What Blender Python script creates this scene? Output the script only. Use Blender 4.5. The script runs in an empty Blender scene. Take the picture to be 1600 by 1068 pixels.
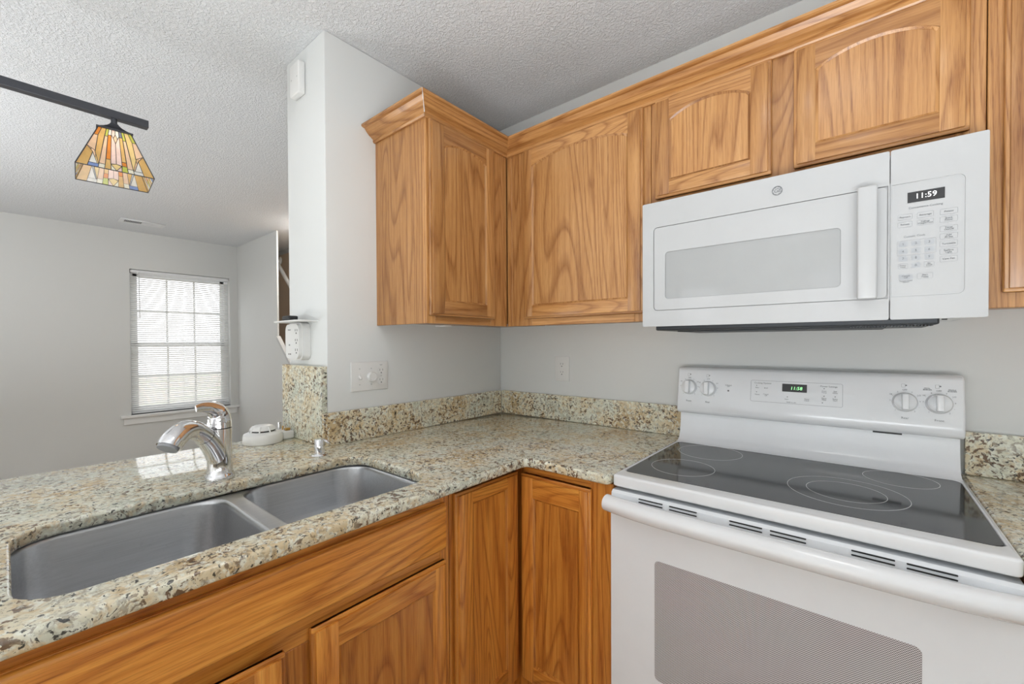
import bpy, bmesh, math, random
from mathutils import Vector, Matrix
random.seed(7)
S = bpy.context.scene
COL = S.collection
PI = math.pi

# ------------------------------------------------------------------ camera, world, exposure
cam = bpy.data.cameras.new('camera'); co = bpy.data.objects.new('camera', cam); COL.objects.link(co)
co.location = (1.5243, -1.739, 1.2889)
_yaw, _pitch, _roll = 0.6918, -0.012, -0.0048
_f = Vector((-math.sin(_yaw)*math.cos(_pitch), math.cos(_yaw)*math.cos(_pitch), math.sin(_pitch)))
_r = Vector((math.cos(_yaw), math.sin(_yaw), 0)); _u = _r.cross(_f)
_r2 = _r*math.cos(_roll)+_u*math.sin(_roll); _u2 = -_r*math.sin(_roll)+_u*math.cos(_roll)
co.rotation_euler = Matrix((_r2, _u2, -_f)).transposed().to_euler()
cam.sensor_width = 36; cam.lens = 659.3/1600*36; cam.shift_y = 9.5/1600; cam.shift_x = -0.9/1600
cam.clip_start = 0.02
S.camera = co
W = bpy.data.worlds.new('world'); S.world = W; W.use_nodes = True
W.node_tree.nodes['Background'].inputs[0].default_value = (0.93, 0.96, 1.0, 1)
W.node_tree.nodes['Background'].inputs[1].default_value = 2.6
S.view_settings.view_transform = 'Standard'; S.view_settings.look = 'None'
S.view_settings.gamma = 1; S.view_settings.use_curve_mapping = False
S.view_settings.exposure = 0.07
S.cycles.max_bounces = 10; S.cycles.diffuse_bounces = 5; S.cycles.glossy_bounces = 5
S.cycles.transmission_bounces = 6; S.cycles.sample_clamp_indirect = 6
S.cycles.use_denoising = True
S.cycles.caustics_reflective = False; S.cycles.caustics_refractive = False

KITCHEN_LIGHT = 5.0       # radiance of the round ceiling domes
LIVING_FILL = 1.5  # radiance of the two fill domes added beyond the kitchen

def lamp_area(name, loc, size, energy, rot=(0, 0, 0), color=(1, .97, .93), sy=None, portal=False):
    l = bpy.data.lights.new(name, 'AREA'); l.size = size; l.energy = energy; l.color = color
    if sy: l.shape = 'RECTANGLE'; l.size_y = sy
    if portal: l.cycles.is_portal = True
    o = bpy.data.objects.new(name, l); COL.objects.link(o); o.location = loc; o.rotation_euler = rot
    return o
# the sky is sampled through the three windows
lamp_area('portal_dining_window', (-4.40, -0.47, 1.32), 0.9, 1, (0, -PI/2, 0), (1, 1, 1), 1.49, True)
lamp_area('portal_back_window', (-0.22, -5.4, 1.52), 0.66, 1, (PI/2, 0, 0), (1, 1, 1), 1.2, True)
lamp_area('portal_side_window', (1.22, -5.4, 1.55), 0.56, 1, (PI/2, 0, 0), (1, 1, 1), 1.3, True)
# added unseen fill panels, bounced off the ceiling and the rear wall
lamp_area('bounce_fill_kitchen', (1.7, -2.05, 0.9), 1.1, 41, (PI, 0, 0), (.955, .99, 1.03))
lamp_area('bounce_fill_living', (-1.7, -3.1, 0.7), 1.6, 56, (PI, 0, 0), (.955, .99, 1.03))
lamp_area('bounce_fill_rear', (1.3, -3.4, 0.8), 1.2, 90, (-PI/2, 0, 0), (.955, .99, 1.03))

# ------------------------------------------------------------------ node helpers
class NT:
    def __init__(s, name):
        s.m = bpy.data.materials.new(name); s.m.use_nodes = True
        s.t = s.m.node_tree; s.b = s.t.nodes['Principled BSDF']; s.out = s.t.nodes['Material Output']
    def n(s, typ, **kw):
        o = s.t.nodes.new(typ)
        for k, v in kw.items(): setattr(o, k, v)
        return o
    def l(s, a, b): s.t.links.new(a, b)
    def set(s, **kw):
        for k, v in kw.items(): s.b.inputs[k.replace('_', ' ')].default_value = v
    def coord(s, scale=(1, 1, 1), rnd=True, src='Object'):
        tc = s.n('ShaderNodeTexCoord'); mp = s.n('ShaderNodeMapping')
        mp.inputs['Scale'].default_value = scale
        s.l(tc.outputs[src], mp.inputs['Vector'])
        if rnd:
            oi = s.n('ShaderNodeObjectInfo'); ml = s.n('ShaderNodeMath', operation='MULTIPLY'); ml.inputs[1].default_value = 37.0
            s.l(oi.outputs['Random'], ml.inputs[0])
            cb = s.n('ShaderNodeCombineXYZ')
            for i in range(3): s.l(ml.outputs[0], cb.inputs[i])
            s.l(cb.outputs[0], mp.inputs['Location'])
        return mp.outputs[0]
    def noise(s, vec, scale, detail=3, rough=.5, dist=0):
        o = s.n('ShaderNodeTexNoise'); o.inputs['Scale'].default_value = scale
        o.inputs['Detail'].default_value = detail; o.inputs['Roughness'].default_value = rough
        o.inputs['Distortion'].default_value = dist
        if vec is not None: s.l(vec, o.inputs['Vector'])
        return o.outputs['Fac']
    def ramp(s, fac, stops, interp='LINEAR'):
        r = s.n('ShaderNodeValToRGB'); e = r.color_ramp; e.interpolation = interp
        while len(e.elements) < len(stops): e.elements.new(0.5)
        for i, (p, c) in enumerate(stops):
            e.elements[i].position = p; e.elements[i].color = (*c, 1) if len(c) == 3 else c
        s.l(fac, r.inputs[0]); return r.outputs[0]
    def math(s, op, a, b=None, clamp=False):
        o = s.n('ShaderNodeMath', operation=op); o.use_clamp = clamp
        for i, v in enumerate((a, b)):
            if v is None: continue
            if isinstance(v, (int, float)): o.inputs[i].default_value = v
            else: s.l(v, o.inputs[i])
        return o.outputs[0]
    def mix(s, fac, a, b, blend='MIX'):
        o = s.n('ShaderNodeMix', data_type='RGBA', blend_type=blend)
        if isinstance(fac, (int, float)): o.inputs[0].default_value = fac
        else: s.l(fac, o.inputs[0])
        for i, v in ((6, a), (7, b)):
            if isinstance(v, tuple): o.inputs[i].default_value = (*v, 1) if len(v) == 3 else v
            else: s.l(v, o.inputs[i])
        return o.outputs[2]
    def bump(s, h, strength=.3, dist=.001):
        b = s.n('ShaderNodeBump'); b.inputs['Strength'].default_value = strength; b.inputs['Distance'].default_value = dist
        s.l(h, b.inputs['Height']); s.l(b.outputs[0], s.b.inputs['Normal'])

def flat(name, col, rough=.5, metal=0, coat=0, emit=None, es=0, spec=.5):
    t = NT(name); t.set(Base_Color=(*col, 1), Roughness=rough, Metallic=metal)
    t.b.inputs['Specular IOR Level'].default_value = spec
    if coat: t.b.inputs['Coat Weight'].default_value = coat; t.b.inputs['Coat Roughness'].default_value = .05
    if emit: t.b.inputs['Emission Color'].default_value = (*emit, 1); t.b.inputs['Emission Strength'].default_value = es
    # faint handling wear keeps every surface from being perfectly uniform
    n = t.noise(t.coord((1, 1, 1)), 14, 3)
    c = t.mix(n, tuple(x*.965 for x in col), tuple(min(1, x*1.02) for x in col)); t.l(c, t.b.inputs['Base Color'])
    return t.m

def oak(name, axis, lo=(.385, .175, .052), mid=(.50, .255, .088), hi=(.575, .315, .122)):
    t = NT(name); k = {'x': (.10, 1, 1), 'y': (1, .10, 1), 'z': (1, 1, .10)}[axis]
    v = t.coord(k)
    big = t.noise(v, 4.0, 2, .42, .5)
    ph = t.math('MULTIPLY', big, 30.0)
    fr = t.math('FRACT', ph)                      # growth rings: sharp dark latewood edge, slow fade
    ringc = t.ramp(fr, [(0, (0, 0, 0)), (.06, (.25, .25, .25)), (.34, (1, 1, 1)), (.86, (.9, .9, .9)), (1, (0, 0, 0))])
    kk = {'x': (.030, 1, 1), 'y': (1, .030, 1), 'z': (1, 1, .030)}[axis]
    v2 = t.coord(kk); fine = t.noise(v2, 560, 2, .6); mid_n = t.noise(v2, 75, 3, .65); tone = t.noise(v, 1.1, 1)
    body = t.ramp(mid_n, [(.30, lo), (.50, mid), (.68, hi)])
    line = t.math('MULTIPLY', t.math('SUBTRACT', 1.0, ringc), .72)
    c = t.mix(line, body, tuple(x*f for x, f in zip(lo, (.72, .62, .52))))
    pores = t.ramp(fine, [(.38, (.60, .48, .38)), (.50, (1, 1, 1))])
    c = t.mix(t.math('ADD', t.math('MULTIPLY', line, .6), .38), c, pores, 'MULTIPLY')
    oi = t.n('ShaderNodeObjectInfo')
    rv = t.ramp(oi.outputs['Random'], [(0, (.84, .80, .76)), (.5, (1.0, 1.0, 1.0)), (1, (1.14, 1.15, 1.16))])
    c = t.mix(1.0, c, rv, 'MULTIPLY')
    tn = t.ramp(tone, [(.3, (.90, .86, .82)), (.7, (1.06, 1.06, 1.06))])
    c = t.mix(1.0, c, tn, 'MULTIPLY')
    t.l(c, t.b.inputs['Base Color'])
    t.set(Roughness=.36); t.b.inputs['Coat Weight'].default_value = .3; t.b.inputs['Coat Roughness'].default_value = .2
    t.bump(fine, .10, .0005)
    return t.m

def granite(name):
    t = NT(name); v = t.coord((1, 1, 1), rnd=False)
    w = t.n('ShaderNodeVectorMath', operation='ADD'); wn = t.n('ShaderNodeTexNoise'); wn.inputs['Scale'].default_value = 22
    t.l(v, wn.inputs['Vector']); sc = t.n('ShaderNodeVectorMath', operation='SCALE'); sc.inputs['Scale'].default_value = .028
    t.l(wn.outputs['Color'], sc.inputs[0]); t.l(v, w.inputs[0]); t.l(sc.outputs[0], w.inputs[1]); v = w.outputs[0]
    big = t.noise(v, 7, 3, .55)
    base = t.ramp(big, [(.36, (.62, .65, .54)), (.47, (.74, .73, .59)), (.56, (.74, .65, .45)), (.68, (.60, .46, .26))])
    amb = t.ramp(t.noise(v, 42, 3, .6), [(.52, (0, 0, 0)), (.62, (1, 1, 1))])
    c = t.mix(t.math('MULTIPLY', amb, .50), base, (.60, .41, .19))
    wh = t.ramp(t.noise(v, 62, 3, .6), [(.52, (0, 0, 0)), (.60, (1, 1, 1))])
    c = t.mix(t.math('MULTIPLY', wh, .75), c, (.84, .86, .76))
    gr = t.ramp(t.noise(v, 92, 4, .7), [(.53, (0, 0, 0)), (.60, (1, 1, 1))])
    c = t.mix(t.math('MULTIPLY', gr, .42), c, (.30, .29, .25))
    clump = t.ramp(t.noise(v, 10, 2), [(.38, (.25, .25, .25)), (.58, (1, 1, 1))])
    br = t.ramp(t.noise(v, 78, 3, .65, .4), [(.535, (0, 0, 0)), (.585, (1, 1, 1))])
    c = t.mix(t.math('MULTIPLY', br, t.math('MULTIPLY', clump, .92)), c, (.12, .060, .028))
    bk = t.ramp(t.noise(v, 108, 3, .6, .4), [(.60, (0, 0, 0)), (.64, (1, 1, 1))])
    c = t.mix(t.math('MULTIPLY', bk, .92), c, (.022, .024, .024))
    t.l(c, t.b.inputs['Base Color']); t.set(Roughness=.045); t.b.inputs['Specular IOR Level'].default_value = .7
    return t.m

def paint(name, col, scale=700, strength=.05):
    t = NT(name); t.set(Base_Color=(*col, 1), Roughness=.6)
    n = t.noise(t.coord(rnd=False), 1.3, 3)
    t.l(t.mix(n, tuple(x*.97 for x in col), tuple(x*1.02 for x in col)), t.b.inputs['Base Color'])
    t.bump(t.noise(t.coord(rnd=False), scale, 2), strength, .0006)
    return t.m

def ceiling_mat():
    t = NT('ceiling_texture'); t.set(Roughness=.85)
    v = t.coord(rnd=False)
    h = t.noise(v, 95, 3, .65, .6)
    h2 = t.ramp(h, [(.42, (0, 0, 0)), (.56, (.55, .55, .55)), (.7, (1, 1, 1))])
    h3 = t.noise(v, 210, 2, .6)
    hh = t.math('ADD', h2, t.math('MULTIPLY', h3, .35))
    c = t.ramp(h2, [(0, (.76, .78, .80)), (1, (.84, .855, .87))]); t.l(c, t.b.inputs['Base Color'])
    t.bump(hh, .8, .005)
    return t.m

def steel(name='brushed_steel', axis='y'):
    t = NT(name); t.set(Base_Color=(.50, .51, .52, 1), Metallic=1.0, Roughness=.3)
    n = t.noise(t.coord((40, 1.5, 40), rnd=False), 6.0, 2)
    t.l(t.ramp(n, [(.3, (.29, .29, .29)), (.7, (.35, .35, .35))]), t.b.inputs['Roughness'])
    sc = t.ramp(t.noise(t.coord(rnd=False), 45, 5, .75, 2), [(.60, (0, 0, 0)), (.72, (1, 1, 1))])
    c = t.ramp(n, [(.3, (.56, .57, .585)), (.7, (.63, .64, .655))])
    t.l(t.mix(t.math('MULTIPLY', sc, .25), c, (.30, .31, .32)), t.b.inputs['Base Color'])
    return t.m

def dots(name, pitch, dark, light):
    t = NT(name); v = t.coord((1/pitch, 1, 1/pitch), rnd=False)
    sp = t.n('ShaderNodeSeparateXYZ'); t.l(v, sp.inputs[0])
    a = t.math('SINE', t.math('MULTIPLY', sp.outputs[0], 2*PI)); b = t.math('SINE', t.math('MULTIPLY', sp.outputs[2], 2*PI))
    m = t.math('MULTIPLY', a, b); m = t.math('ADD', t.math('MULTIPLY', m, .5), .5)
    c = t.ramp(m, [(.38, dark), (.58, light)])
    n = t.noise(t.coord(rnd=False), 5, 2)
    c = t.mix(.6, c, t.ramp(n, [(.35, (1.0, .90, .93)), (.65, (.97, .98, .98))]), 'MULTIPLY')
    t.l(c, t.b.inputs['Base Color']); t.set(Roughness=.25); t.b.inputs['Coat Weight'].default_value = .5
    return t.m

M = {}
M['wall'] = paint('wall_paint', (.71, .725, .715))
M['wall_dining'] = paint('dining_wall_paint', (.66, .665, .65))
M['ceiling'] = ceiling_mat()
M['trim'] = flat('white_trim_paint', (.80, .80, .79), .35)
M['oz'] = oak('oak_grain_upright', 'z'); M['ox'] = oak('oak_grain_lengthwise', 'x'); M['oy'] = oak('oak_grain_crosswise', 'y')
LOWC = dict(lo=(.50, .163, .021), mid=(.655, .262, .042), hi=(.74, .34, .064))  # same oak again, with the warm light on the lower cabinets put into its colour
M['lz'] = oak('warm_lit_oak_upright', 'z', **LOWC); M['lx'] = oak('warm_lit_oak_lengthwise', 'x', **LOWC); M['ly'] = oak('warm_lit_oak_crosswise', 'y', **LOWC)
M['granite'] = granite('speckled_granite')
M['steel'] = steel()
M['chrome'] = flat('polished_chrome', (.78, .78, .79), .06, 1)
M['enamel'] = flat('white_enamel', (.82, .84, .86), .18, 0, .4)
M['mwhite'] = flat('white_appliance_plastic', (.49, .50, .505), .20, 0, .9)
M['mwin'] = flat('grey_screened_window', (.37, .38, .38), .15, 0, .9)
M['glassblack'] = flat('black_ceramic_glass', (.018, .019, .021), .07, 0, 0, spec=.5)
M['ring'] = flat('burner_ring_print', (.75, .75, .75), .3)
M['black'] = flat('black_plastic', (.015, .015, .016), .4)
M['grey'] = flat('grey_print', (.20, .21, .22), .5)
M['lgrey'] = flat('pale_grey_print', (.34, .35, .37), .4)
M['keygrey'] = flat('pale_grey_key', (.42, .44, .46), .4)
M['display'] = flat('dark_display', (.035, .035, .037), .15)
M['led'] = flat('white_digits', (.9, .9, .9), .4, emit=(1, 1, 1), es=1.0)
M['ledg'] = flat('green_digits', (.2, .9, .3), .4, emit=(.45, 1, .45), es=1.0)
M['plate'] = flat('white_switch_plastic', (.76, .76, .745), .3)
M['vinyl'] = flat('white_vinyl', (.80, .81, .82), .3)
M['bronze'] = flat('dark_bronze_metal', (.075, .078, .09), .35, .6)
M['oven'] = dots('perforated_oven_window', .0044, (.14, .135, .14), (.70, .695, .70))
M['brass'] = flat('brass', (.55, .33, .10), .3, 1)
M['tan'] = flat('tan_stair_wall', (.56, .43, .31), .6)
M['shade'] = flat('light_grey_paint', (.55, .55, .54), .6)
M['floor'] = oak('floor_boards', 'y', (.36, .29, .22), (.48, .40, .31), (.56, .48, .38))
M['under'] = flat('dark_metal_pan', (.05, .055, .06), .45, .6)
def glass_mat():
    t = NT('window_glass'); t.t.nodes.remove(t.b)
    tr = t.n('ShaderNodeBsdfTransparent'); gl = t.n('ShaderNodeBsdfGlossy'); gl.inputs['Roughness'].default_value = .02
    mx = t.n('ShaderNodeMixShader'); mx.inputs[0].default_value = .06
    t.l(tr.outputs[0], mx.inputs[1]); t.l(gl.outputs[0], mx.inputs[2]); t.l(mx.outputs[0], t.out.inputs[0]); return t.m
M['glass'] = glass_mat()
def slat_mat():
    t = NT('blind_slat_vinyl'); t.set(Base_Color=(.86, .86, .85, 1), Roughness=.4)
    tl = t.n('ShaderNodeBsdfTranslucent'); tl.inputs[0].default_value = (.85, .85, .82, 1)
    mx = t.n('ShaderNodeMixShader'); mx.inputs[0].default_value = .16
    t.l(t.b.outputs[0], mx.inputs[1]); t.l(tl.outputs[0], mx.inputs[2]); t.l(mx.outputs[0], t.out.inputs[0])
    n = t.noise(t.coord(rnd=False), 20, 2); t.l(t.mix(n, (.82, .82, .81), (.88, .88, .87)), t.b.inputs['Base Color'])
    return t.m
M['slat'] = slat_mat()
def art_glass(name, col):
    t = NT(name); n = t.noise(t.coord((1, 1, 1)), 26, 4, .6, 1.2)
    c = t.mix(n, tuple(x*.72 for x in col), tuple(min(1, x*1.12) for x in col))
    t.l(c, t.b.inputs['Base Color']); t.set(Roughness=.15)
    tl = t.n('ShaderNodeBsdfTranslucent'); t.l(c, tl.inputs[0])
    mx = t.n('ShaderNodeMixShader'); mx.inputs[0].default_value = .45
    t.l(t.b.outputs[0], mx.inputs[1]); t.l(tl.outputs[0], mx.inputs[2]); t.l(mx.outputs[0], t.out.inputs[0])
    return t.m

# ------------------------------------------------------------------ object helpers
def link(name, me, mats, parent=None, loc=None):
    o = bpy.data.objects.new(name, me); COL.objects.link(o)
    for m in (mats if isinstance(mats, (list, tuple)) else [mats]): me.materials.append(m)
    if parent is not None: o.parent = parent
    if loc is not None: o.location = loc
    return o
def obj(name, bm, mats, parent=None, smooth=False, angle=35):
    """world-space bmesh -> one object, expressed in its parent's space"""
    bmesh.ops.recalc_face_normals(bm, faces=bm.faces)
    me = bpy.data.meshes.new(name)
    if parent is not None:
        off = parent['_o']; bmesh.ops.translate(bm, verts=bm.verts, vec=-Vector(off)); loc = None
    else:
        xs = [v.co for v in bm.verts]
        c = Vector([(min(p[i] for p in xs)+max(p[i] for p in xs))/2 for i in range(3)]); c.z = min(p.z for p in xs)
        bmesh.ops.translate(bm, verts=bm.verts, vec=-c); loc = c
    bm.to_mesh(me); bm.free()
    o = link(name, me, mats, parent, loc)
    if parent is None: o['_o'] = tuple(loc)
    else: o['_o'] = tuple(parent['_o'])
    if smooth:
        for p in me.polygons: p.use_smooth = True
        try: me.set_sharp_from_angle(angle=math.radians(angle))
        except Exception: pass
    return o
def thing(name, label, cat, loc, group=None):
    o = bpy.data.objects.new(name, None); COL.objects.link(o); o.location = loc; o.empty_display_size = .05
    o['_o'] = tuple(loc); tag(o, label, cat, group); return o
def tag(o, label, cat, group=None):
    o['label'] = label; o['category'] = cat
    if group: o['group'] = group
    return o
def struct(name, bm, m, **k):
    o = obj(name, bm, m, **k); o['kind'] = 'structure'; return o
def BM(): return bmesh.new()
def box(bm, a, b, bev=0, seg=2, mi=0):
    lo = [min(a[i], b[i]) for i in range(3)]; hi = [max(a[i], b[i]) for i in range(3)]
    r = bmesh.ops.create_cube(bm, size=1)
    for v in r['verts']: v.co = Vector([lo[i]+(v.co[i]+.5)*(hi[i]-lo[i]) for i in range(3)])
    fs = {f for v in r['verts'] for f in v.link_faces}
    if bev:
        es = {e for v in r['verts'] for e in v.link_edges}
        q = bmesh.ops.bevel(bm, geom=list(es), offset=bev, segments=seg, profile=.5, affect='EDGES')
        fs = set(q['faces']) | {f for f in fs if f.is_valid}
    for f in fs:
        if f.is_valid: f.material_index = mi
def prism(bm, pts, fn, d0, d1, mi=0):
    """2-D polygon pts swept between depths; fn(u,v,d)->xyz"""
    A = [bm.verts.new(fn(u, v, d0)) for u, v in pts]; B = [bm.verts.new(fn(u, v, d1)) for u, v in pts]
    n = len(pts); fs = [bm.faces.new(A), bm.faces.new(B[::-1])]
    for i in range(n): fs.append(bm.faces.new((A[i], B[i], B[(i+1) % n], A[(i+1) % n])))
    for f in fs: f.material_index = mi
FX = lambda u, v, d: (d, u, v)      # profile in (y,z), depth along x
FY = lambda u, v, d: (u, d, v)      # profile in (x,z), depth along y
FZ = lambda u, v, d: (u, v, d)      # profile in (x,y), depth along z
def rrect(u0, v0, u1, v1, r, n=6):
    if not isinstance(r, (list, tuple)): r = [r]*4
    out = []
    for (cu, cv, a0), rr in zip(((u1, v1, 0), (u0, v1, 90), (u0, v0, 180), (u1, v0, 270)), r):
        su = -1 if cu == u1 else 1; sv = -1 if cv == v1 else 1
        if rr <= 0: out.append((cu, cv)); continue
        for i in range(n+1):
            a = math.radians(a0+90*i/n); out.append((cu+su*rr+rr*math.cos(a), cv+sv*rr+rr*math.sin(a)))
    return out
def lathe(bm, prof, c, axis='z', n=32, mi=0, close=True):
    """prof: list of (r,h); c: centre; revolve about axis"""
    rings = []
    for r, h in prof:
        ring = []
        for i in range(n):
            a = 2*PI*i/n; x, y = r*math.cos(a), r*math.sin(a)
            p = {'z': (x, y, h), 'y': (x, h, y), 'x': (h, x, y)}[axis]
            ring.append(bm.verts.new((c[0]+p[0], c[1]+p[1], c[2]+p[2])))
        rings.append(ring)
    for a, b in zip(rings, rings[1:]):
        for i in range(n):
            f = bm.faces.new((a[i], a[(i+1) % n], b[(i+1) % n], b[i])); f.material_index = mi
    if close:
        for r in (rings[0], rings[-1]):
            f = bm.faces.new(r); f.material_index = mi
def tube(bm, pts, rad, n=16, mi=0, cap=True, flat=None):
    """tube through pts with radius or list of radii; flat=(k list) squashes the second axis"""
    P = [Vector(p) for p in pts]; rads = rad if isinstance(rad, (list, tuple)) else [rad]*len(P)
    rings = []; up = None
    for i, p in enumerate(P):
        t = (P[min(i+1, len(P)-1)]-P[max(i-1, 0)]).normalized()
        if up is None: up = t.orthogonal().normalized() if abs(t.z) > .95 else Vector((0, 0, 1))
        s = t.cross(up).normalized(); u = s.cross(t).normalized(); up = u
        k = flat[i] if flat else 1
        rings.append([bm.verts.new(p+s*rads[i]*math.cos(2*PI*j/n)+u*rads[i]*k*math.sin(2*PI*j/n)) for j in range(n)])
    for a, b in zip(rings, rings[1:]):
        for j in range(n): bm.faces.new((a[j], a[(j+1) % n], b[(j+1) % n], b[j])).material_index = mi
    if cap: bm.faces.new(rings[0]).material_index = mi; bm.faces.new(rings[-1]).material_index = mi
def smooth_path(pts, n=8):
    P = [Vector(p) for p in pts]; out = []
    for i in range(len(P)-1):
        a, b, c, d = P[max(i-1, 0)], P[i], P[i+1], P[min(i+2, len(P)-1)]
        for k in range(n):
            t = k/n; out.append(.5*((2*b)+(c-a)*t+(2*a-5*b+4*c-d)*t*t+(3*b-a-3*c+d)*t**3))
    out.append(P[-1]); return out
def interp(vals, n=8):
    out = []
    for a, b in zip(vals, vals[1:]): out += [a+(b-a)*k/n for k in range(n)]
    return out+[vals[-1]]
def curve_slab(bm, outer, holes, ztop, zbot, bev, mi=0):
    """flat slab with holes and rounded edges, from a filled 2-D curve"""
    c = bpy.data.curves.new('tmp', 'CURVE'); c.dimensions = '2D'; c.fill_mode = 'BOTH'
    for pl in [outer]+holes:
        s = c.splines.new('POLY'); s.points.add(len(pl)-1); s.use_cyclic_u = True
        for p, q in zip(s.points, pl): p.co = (q[0], q[1], 0, 1)
    h = (ztop-zbot)/2; c.extrude = h-bev; c.bevel_depth = bev; c.bevel_resolution = 3; c.offset = -bev
    o = bpy.data.objects.new('tmp', c); COL.objects.link(o)
    dg = bpy.context.evaluated_depsgraph_get(); me = bpy.data.meshes.new_from_object(o.evaluated_get(dg))
    me.transform(Matrix.Translation((0, 0, (ztop+zbot)/2)))
    bm.from_mesh(me); bmesh.ops.remove_doubles(bm, verts=bm.verts, dist=1e-5)
    bpy.data.objects.remove(o); bpy.data.curves.remove(c); bpy.data.meshes.remove(me)
_fc = {}
def text(bm, s, size, mat4, mi=0, th=.0003, shear=0, bold=0, spacing=1):
    key = (s, size, shear, bold, spacing)
    if key not in _fc:
        c = bpy.data.curves.new('t', 'FONT'); c.body = s; c.size = size; c.align_x = 'CENTER'; c.align_y = 'CENTER'
        c.resolution_u = 2; c.shear = shear; c.offset = bold; c.space_line = .85; c.space_character = spacing; c.extrude = th
        o = bpy.data.objects.new('t', c); COL.objects.link(o)
        dg = bpy.context.evaluated_depsgraph_get(); _fc[key] = bpy.data.meshes.new_from_object(o.evaluated_get(dg))
        bpy.data.objects.remove(o); bpy.data.curves.remove(c)
    me = _fc[key].copy(); me.transform(mat4); n0 = len(bm.faces)
    bm.from_mesh(me); bm.faces.ensure_lookup_table()
    for f in bm.faces[n0:]: f.material_index = mi
    bpy.data.meshes.remove(me)
def onY(x, y, z, tilt=0):   # text facing -y
    return Matrix.Translation((x, y, z)) @ Matrix.Rotation(PI/2+tilt, 4, 'X')
def onX(x, y, z):           # text facing +x
    return Matrix.Translation((x, y, z)) @ Matrix.Rotation(PI/2, 4, 'Z') @ Matrix.Rotation(PI/2, 4, 'X')
def outline(bm, pts, w, fn, d0, d1, mi=0):
    """closed thin raised line along a 2-D polygon"""
    n = len(pts); c = Vector((sum(p[0] for p in pts)/n, sum(p[1] for p in pts)/n))
    inner = []
    for i in range(n):
        p0, p1, p2 = Vector(pts[i-1]), Vector(pts[i]), Vector(pts[(i+1) % n])
        t = (p2-p0).normalized(); nn = Vector((-t.y, t.x))
        if nn.dot(c-p1) < 0: nn = -nn
        inner.append(p1+nn*w)
    ring = [[bm.verts.new(fn(p[0], p[1], d)) for p in pl] for pl, d in ((pts, d0), (pts, d1), (inner, d1), (inner, d0))]
    for k in range(4):
        a, b = ring[k], ring[(k+1) % 4]
        for i in range(n): bm.faces.new((a[i], a[(i+1) % n], b[(i+1) % n], b[i])).material_index = mi

CEIL = 2.442; CT = .914; CB = .884
X0 = -4.2                                # dining window wall

# ------------------------------------------------------------------ room shell
bm = BM(); box(bm, (-4.34, -5.34, -.1), (3.44, 1.35, 0)); struct('floor', bm, M['floor'])
bm = BM(); box(bm, (-4.34, -5.34, CEIL), (3.44, 1.35, CEIL+.1)); struct('ceiling', bm, M['ceiling'])
bm = BM(); box(bm, (-.318, 0, 0), (3.3, .12, CEIL)); struct('wall_back', bm, M['wall'])
bm = BM(); box(bm, (-.318, -.975, 0), (0, 0, CEIL), .004, 3); struct('wall_partition', bm, M['wall'], smooth=True)
bm = BM()
prism(bm, [(X0, 0), (-1.62, 0), (-1.62, .08), (-3.065, 1.335), (-3.065, CEIL), (X0, CEIL)], FY, .046, .062)
struct('wall_dining', bm, M['wall_dining'])
bm = BM(); box(bm, (-1.62, .046, 0), (-.318, .16, CEIL)); struct('wall_stair', bm, M['wall_dining'])
bm = BM()                                # sloped cap on the stair knee wall
prism(bm, [(-3.065, 1.335), (-1.62, .08), (-1.60, .10), (-3.065, 1.372)], FY, .036, .074); struct('trim_1', bm, M['shade'])
bm = BM(); box(bm, (-4.2, .46, 0), (-.3, .56, CEIL)); struct('wall_stairwell', bm, M['shade'])
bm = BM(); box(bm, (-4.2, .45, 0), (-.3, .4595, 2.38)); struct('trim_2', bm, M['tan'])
wy0, wy1, wz0, wz1 = -.914, -.033, .575, 2.062
bm = BM()
box(bm, (-4.34, -5.3, 0), (X0, wy0, CEIL)); box(bm, (-4.34, wy1, 0), (X0, 1.1, CEIL))
box(bm, (-4.34, wy0, 0), (X0, wy1, wz0)); box(bm, (-4.34, wy0, wz1), (X0, wy1, CEIL))
struct('wall_left', bm, M['wall_dining'])
bm = BM(); box(bm, (3.3, -5.3, 0), (3.44, .12, CEIL)); struct('wall_right', bm, M['wall'])
W2 = [(-.55, .10, .92, 2.12), (.95, 1.50, .90, 2.20)]
bm = BM(); xs = [-4.3, -.55, .10, .95, 1.50, 3.3]
for i in (0, 2, 4): box(bm, (xs[i], -5.34, 0), (xs[i+1], -5.2, CEIL))
for a, b, z0, z1 in W2: box(bm, (a, -5.34, 0), (b, -5.2, z0)); box(bm, (a, -5.34, z1), (b, -5.2, CEIL))
struct('wall_front', bm, M['wall'])
bm = BM(); box(bm, (-.06, -2.38, 0), (.03, -.975, CB)); struct('wall_peninsula', bm, M['wall'])
bm = BM(); box(bm, (X0, .030, 0), (-3.065, .046, .09), .004); struct('baseboard_back', bm, M['trim'])
bm = BM(); box(bm, (X0, -5.2, 0), (X0+.016, .03, .09), .004); struct('baseboard_left', bm, M['trim'])
# ground outside the dining window
def ground_mat():
    t = NT('lawn_and_brick_outside'); v = t.coord(rnd=False)
    t.l(t.ramp(t.noise(v, .6, 3), [(.35, (.40, .43, .30)), (.5, (.55, .50, .42)), (.65, (.58, .46, .40))]), t.b.inputs['Base Color']); t.set(Roughness=.9); return t.m
bm = BM(); box(bm, (-30, -14, -.5), (-4.4, 14, -.4)); o = struct('ground', bm, ground_mat())

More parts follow.
